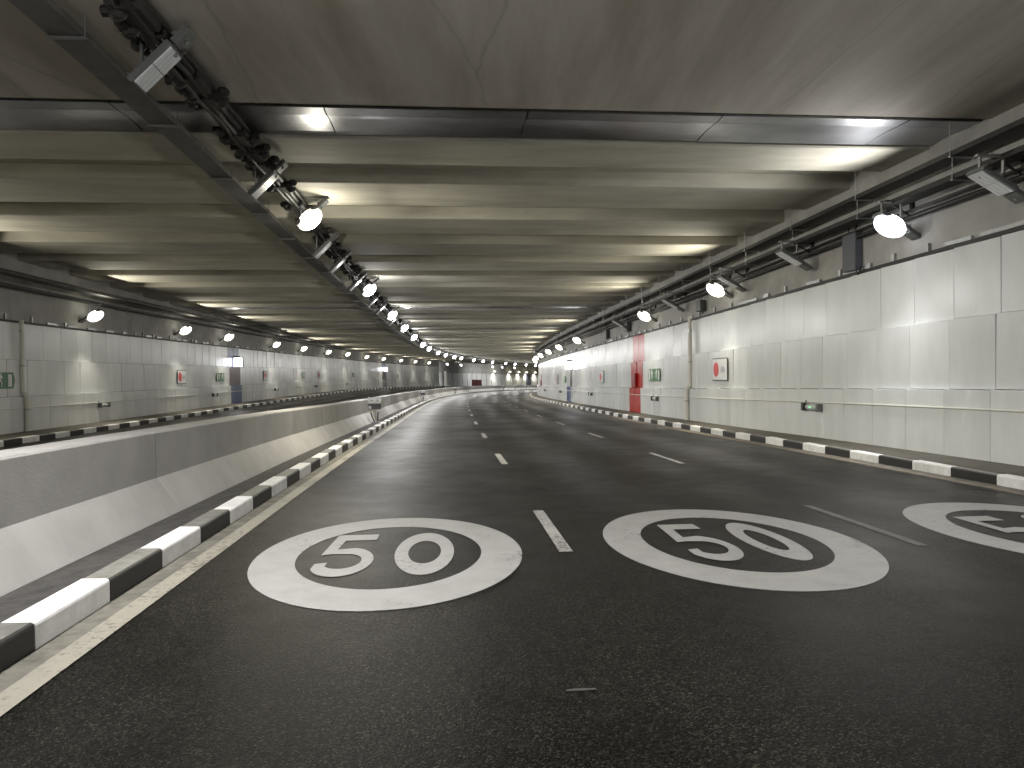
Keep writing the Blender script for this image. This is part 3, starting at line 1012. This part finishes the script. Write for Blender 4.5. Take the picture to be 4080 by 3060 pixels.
def wall_frame(side, s, t, z, left):
    """x to the viewer's right, y up, z out of the wall"""
    th = base(s)[3]
    along = Vector((math.sin(th), math.cos(th), 0)); across = Vector((math.cos(th), -math.sin(th), 0))
    x = -along if side > 0 else along
    n = -across if side > 0 else across
    m = Matrix((x, Vector((0, 0, 1)), n)).transposed().to_4x4()
    m.translation = W(s, t, z, left)
    return m


def rrect(x0, x1, y0, y1, r, n=4):
    p = []
    for cx, cy_, a in ((x1 - r, y1 - r, 0), (x0 + r, y1 - r, 90), (x0 + r, y0 + r, 180), (x1 - r, y0 + r, 270)):
        p += arc(cx, cy_, r, r, a, a + 90, n)
    return p


def flat(poly, z0, z1, m):
    bm = bmesh.new()
    vs = [bm.verts.new((x, y, z1)) for x, y in poly]
    fc = bm.faces.new(vs); fc.normal_update()
    if fc.normal.z < 0: fc.normal_flip()
    ex = bmesh.ops.extrude_face_region(bm, geom=[fc])
    bmesh.ops.translate(bm, vec=(0, 0, z0 - z1), verts=[g for g in ex['geom'] if isinstance(g, bmesh.types.BMVert)])
    bmesh.ops.triangulate(bm, faces=bm.faces[:])
    bmesh.ops.recalc_face_normals(bm, faces=bm.faces[:])
    me = bpy.data.meshes.new('flat'); bm.to_mesh(me); bm.free(); me.materials.append(MATS[m])
    return me


MAN = [(-0.02, 0.30), (0.10, 0.26), (0.20, 0.12), (0.16, 0.08), (0.08, 0.18), (0.04, 0.04), (0.14, -0.10), (0.12, -0.32), (0.06, -0.32), (0.07, -0.12), (-0.04, -0.02), (-0.10, -0.16), (-0.26, -0.20), (-0.26, -0.14), (-0.15, -0.11), (-0.06, 0.18), (-0.16, 0.12), (-0.22, 0.02), (-0.26, 0.04), (-0.20, 0.18)]


def info_sign(label, side, s, t, z, left, wd=1.42, h=0.78):
    mw = wall_frame(side, s, t, z, left)
    r = empty('information_sign', mw); tag(r, label, 'sign', 'white signs with a red disc')
    pl = obj('plate', flat(rrect(-wd / 2, wd / 2, -h / 2, h / 2, 0.05), 0.0, 0.02, 'sign_border'), r, mw)
    obj('face', flat(rrect(-wd / 2 + 0.035, wd / 2 - 0.035, -h / 2 + 0.035, h / 2 - 0.035, 0.03), 0.02, 0.024, 'sign_white'), pl, mw)
    obj('red_disc', flat(ell(-wd * 0.22, 0, 0.25, 0.25, 28), 0.024, 0.028, 'sign_red'), pl, mw)
    obj('pictogram', flat([(wd * 0.08, -0.10), (wd * 0.34, -0.10), (wd * 0.34, 0.03), (wd * 0.26, 0.10), (wd * 0.12, 0.10), (wd * 0.08, 0.02)], 0.024, 0.028, 'sign_grey'), pl, mw)


info_sign('white sign with red disc on the right wall beside the white downpipe', 1, 24.15, 11.51, 2.06, False)
info_sign('white sign with red disc on the right wall between red panels and lit column', 1, 44.4, 11.51, 2.03, False, 1.35, 0.76)
info_sign('small far sign with red disc on the right wall past the lit column', 1, 66.0, 11.51, 2.03, False, 1.35, 0.76)
info_sign('white sign with red disc on the left wall before the blue column', -1, 41.0, -12.34, 1.99, True, 1.25, 0.75)
info_sign('far sign with red disc on the left wall just past the blue column', -1, 58.3, -12.34, 2.0, True, 1.25, 0.75)
info_sign('faint far sign with red disc on the left wall before the second column', -1, 78.0, -12.34, 2.0, True, 1.25, 0.75)


def exit_sign(label, side, s, t, z, left, wd, h, point):
    """green running-man plate; point: +1 arrow end on the viewer's right, -1 on the left, 0 none"""
    mw = wall_frame(side, s, t, z, left)
    r = empty('exit_sign', mw); tag(r, label, 'exit sign', 'green escape signs on the walls')
    a, b = -wd / 2, wd / 2
    c = min(0.10, wd * 0.12)
    if point > 0: poly = [(a, -h / 2), (b - c, -h / 2), (b, 0), (b - c, h / 2), (a, h / 2)]
    elif point < 0: poly = [(a + c, -h / 2), (b, -h / 2), (b, h / 2), (a + c, h / 2), (a, 0)]
    else: poly = [(a, -h / 2), (b, -h / 2), (b, h / 2), (a, h / 2)]
    pl = obj('plate', flat(poly, 0.0, 0.02, 'sign_green'), r, mw)
    sg = 1 if point >= 0 else -1
    k = h / 0.8
    px = -0.12 * wd * sg
    obj('running_man', flat([(px + x * k * sg, y * k * 0.95) for x, y in MAN], 0.02, 0.024, 'sign_white'), pl, mw)
    obj('head', flat(ell(px + 0.06 * k * sg, 0.335 * k, 0.05 * k, 0.05 * k, 14), 0.02, 0.024, 'sign_white'), pl, mw)
    x0 = wd * 0.20 * sg; x1 = wd * 0.36 * sg
    obj('door', flat([(x0, -h * 0.38), (x1, -h * 0.38), (x1, h * 0.38), (x0, h * 0.38)], 0.02, 0.024, 'sign_white'), pl, mw)


exit_sign('green exit sign pointing right, cut off at the left edge of the frame', -1, 25.2, -12.34, 1.93, True, 1.3, 0.54, 1)
exit_sign('green exit sign on the right wall by the red panels, the one pointing left', 1, 32.85, 11.51, 2.0, False, 0.95, 0.56, -1)
exit_sign('green exit sign on the right wall by the red panels, the one pointing right', 1, 31.85, 11.51, 2.0, False, 0.95, 0.56, 1)
exit_sign('green exit sign just before the blue column on the left wall, pointing left', -1, 47.15, -12.34, 1.95, True, 0.8, 0.52, -1)
exit_sign('green exit sign just before the blue column on the left wall, pointing right', -1, 48.0, -12.34, 1.95, True, 0.8, 0.52, 1)
for i, (s, sd) in enumerate([(71.2, -1), (95.0, -1), (119.3, -1), (60.6, 1)]):
    t = -12.34 if sd < 0 else 11.51
    lab = ['small green exit sign on the left wall in the stretch between both columns', 'tiny green exit sign on the left wall shortly before the second column', 'tiny green exit sign on the left wall past the second column', 'small green exit sign on the right wall past the lit column'][i]
    exit_sign(lab, sd, s, t, 2.0, sd < 0, 1.3, 0.56, 1 if sd < 0 else -1)


def emergency_light(label, side, s, t, z, left, lit=False):
    mw = wall_frame(side, s, t, z, left)
    r = empty('emergency_light', mw); tag(r, label, 'wall light', 'small emergency lights on the conduits')
    obj('base', MB().chamfer(-0.36, 0.36, -0.09, 0.09, 0.0, 0.05, 0.01).mesh('housing_grey'), r, mw)
    obj('glass', MB().ellipsoid((0, 0, 0.06), 0.33, 0.085, 0.075, 12, 6).mesh('fixture_glass', smooth=True), r, mw)
    obj('end_cap', MB().chamfer(-0.43, -0.33, -0.10, 0.10, 0.0, 0.13, 0.01).mesh('fixture_dark'), r, mw)
    obj('end_cap', MB().chamfer(0.33, 0.43, -0.10, 0.10, 0.0, 0.13, 0.01).mesh('housing_grey'), r, mw)
    obj('feed', MB().tube((-0.38, 0.05, 0.03), (-0.38, 0.16, 0.0), 0.02, 6).mesh('fixture_dark'), r, mw)
    if lit: obj('indicator', MB().box(0.02, 0.10, -0.02, 0.03, 0.135, 0.142).mesh('led_green'), r, mw)


for i, s in enumerate([17.5, 31.85, 47.6, 62.6, 77]):
    emergency_light(['small emergency light with green glow low on the near right wall', 'small emergency light low on the right wall beside the red panels', 'small emergency light low on the right wall before the lit column', 'tiny emergency light low on the right wall past the lit column', 'tiny emergency light low on the right wall near the bend'][i], 1, s, 11.43, 0.94, False, i == 0)
for i, s in enumerate([31.9, 46.1, 61, 76, 91]):
    emergency_light(['small emergency light low on the left wall past the downpipe', 'small emergency light low on the left wall just before the blue column', 'small emergency light low on the left wall just past the blue column', 'tiny emergency light low on the left wall midway along it', 'tiny emergency light low on the left wall before the second column'][i], -1, s, -12.27, 0.86, True)


def light_box(label, side, s, t, z, left):
    mw = wall_frame(side, s, t, z, left)
    r = empty('lit_sign_box', mw); tag(r, label, 'light box', 'lit boxes on the wall columns')
    cs = obj('case', MB().chamfer(-0.09, 0.09, -0.33, 0.33, 0.0, 0.62, 0.01).mesh('housing_grey'), r, mw)
    for x in (-0.11, 0.11):
        obj('lit_face', MB().box(x - 0.018, x + 0.018, -0.29, 0.29, 0.05, 0.58).mesh('lightbox'), cs, mw)
    obj('bracket', MB().box(-0.05, 0.05, 0.34, 0.44, 0.0, 0.4).mesh('housing_grey'), r, mw)


light_box('bright lit sign box sticking out above the dark column on the right wall', 1, 57.0, 11.62, 3.05, False)
light_box('bright lit sign box sticking out of the blue column on the left wall', -1, 50.7, -12.45, 2.93, True)
light_box('tiny lit sign box on the second column of the left wall', -1, 111.9, -12.45, 2.93, True)

# fire cabinets
for (lab, s, z0, z1) in [('dark red fire cabinet set in the red panels of the right wall', 36.0, 1.43, 2.14), ('small red fire cabinet on the right wall near the bend', 84.6, 1.25, 2.0)]:
    mw = wall_frame(1, s, 11.53, (z0 + z1) / 2, False)
    r = empty('fire_cabinet', mw); tag(r, lab, 'cabinet')
    h = (z1 - z0) / 2
    obj('case', MB().chamfer(-0.36, 0.36, -h, h, 0.0, 0.09, 0.01).mesh('cabinet_red'), r, mw)
    dr = obj('door', MB().chamfer(-0.32, 0.32, -h + 0.04, h - 0.04, 0.09, 0.105, 0.005).mesh('cabinet_red'), r, mw)
    obj('handle', MB().box(0.24, 0.27, -0.07, 0.07, 0.105, 0.13).mesh('galvanised'), dr, mw)

# ------------------------------------------------------------------ marker stands along the barrier foot
for i, s in enumerate([30.6, 68.5, 108, 148.0, 156.0, 163.4]):
    mw = frame(s, -0.83, 0.11, False)
    r = empty('marker_stand', mw)
    tag(r, ['white-topped marker stand with splayed striped legs in front of the barrier', 'second white-topped marker stand along the barrier', 'third white-topped marker stand along the barrier', 'tiny white marker stand at the far barrier, left of three', 'tiny white marker stand at the far barrier, middle of three', 'tiny white marker stand at the far barrier, right of three'][i], 'marker', 'marker stands along the barrier')
    obj('top_tray', MB().box(-0.27, 0.27, -0.08, 0.08, 0.86, 0.89).box(-0.27, -0.22, -0.08, 0.08, 0.89, 1.05).box(0.22, 0.27, -0.08, 0.08, 0.89, 1.02).box(-0.22, 0.22, 0.03, 0.08, 0.89, 1.0).box(-0.27, 0.27, -0.11, -0.08, 0.80, 0.92).mesh('kerb_white'), r, mw)
    for x in (-0.12, 0.12):
        obj('knob', MB().ellipsoid((x, -0.02, 0.93), 0.05, 0.05, 0.045, 10, 5).mesh('marker_dark'), r, mw)
    obj('box', MB().chamfer(-0.27, 0.27, -0.10, 0.08, 0.56, 0.855, 0.015).mesh('marker_dark'), r, mw)
    obj('reflector', MB().box(-0.24, -0.13, -0.108, -0.101, 0.58, 0.70).mesh('sign_white'), r, mw)
    obj('leg', MB().prism([(-0.09, 0.54), (0.05, 0.54), (0.12, 0.04), (0.03, 0.04)], -0.03, 0.03).mesh('pipe_white'), r, mw @ Matrix.Rotation(R(90), 4, 'X'))
    for x0, x1 in ((-0.17, 0.0), (0.14, 0.12)):
        for q in range(4):
            za, zb = 0.44 - q * 0.11, 0.44 - (q + 1) * 0.11
            xa = x0 + (x1 - x0) * q / 4; xb = x0 + (x1 - x0) * (q + 1) / 4
            obj('stripe', MB().tube((xa, -0.05, za), (xb, -0.05, zb), 0.03, 7).mesh('marker_red' if q % 2 == 0 else 'marker_dark'), r, mw)
    obj('foot', MB().chamfer(-0.12, 0.2, -0.12, 0.12, -0.005, 0.04, 0.01).mesh('marker_dark'), r, mw)
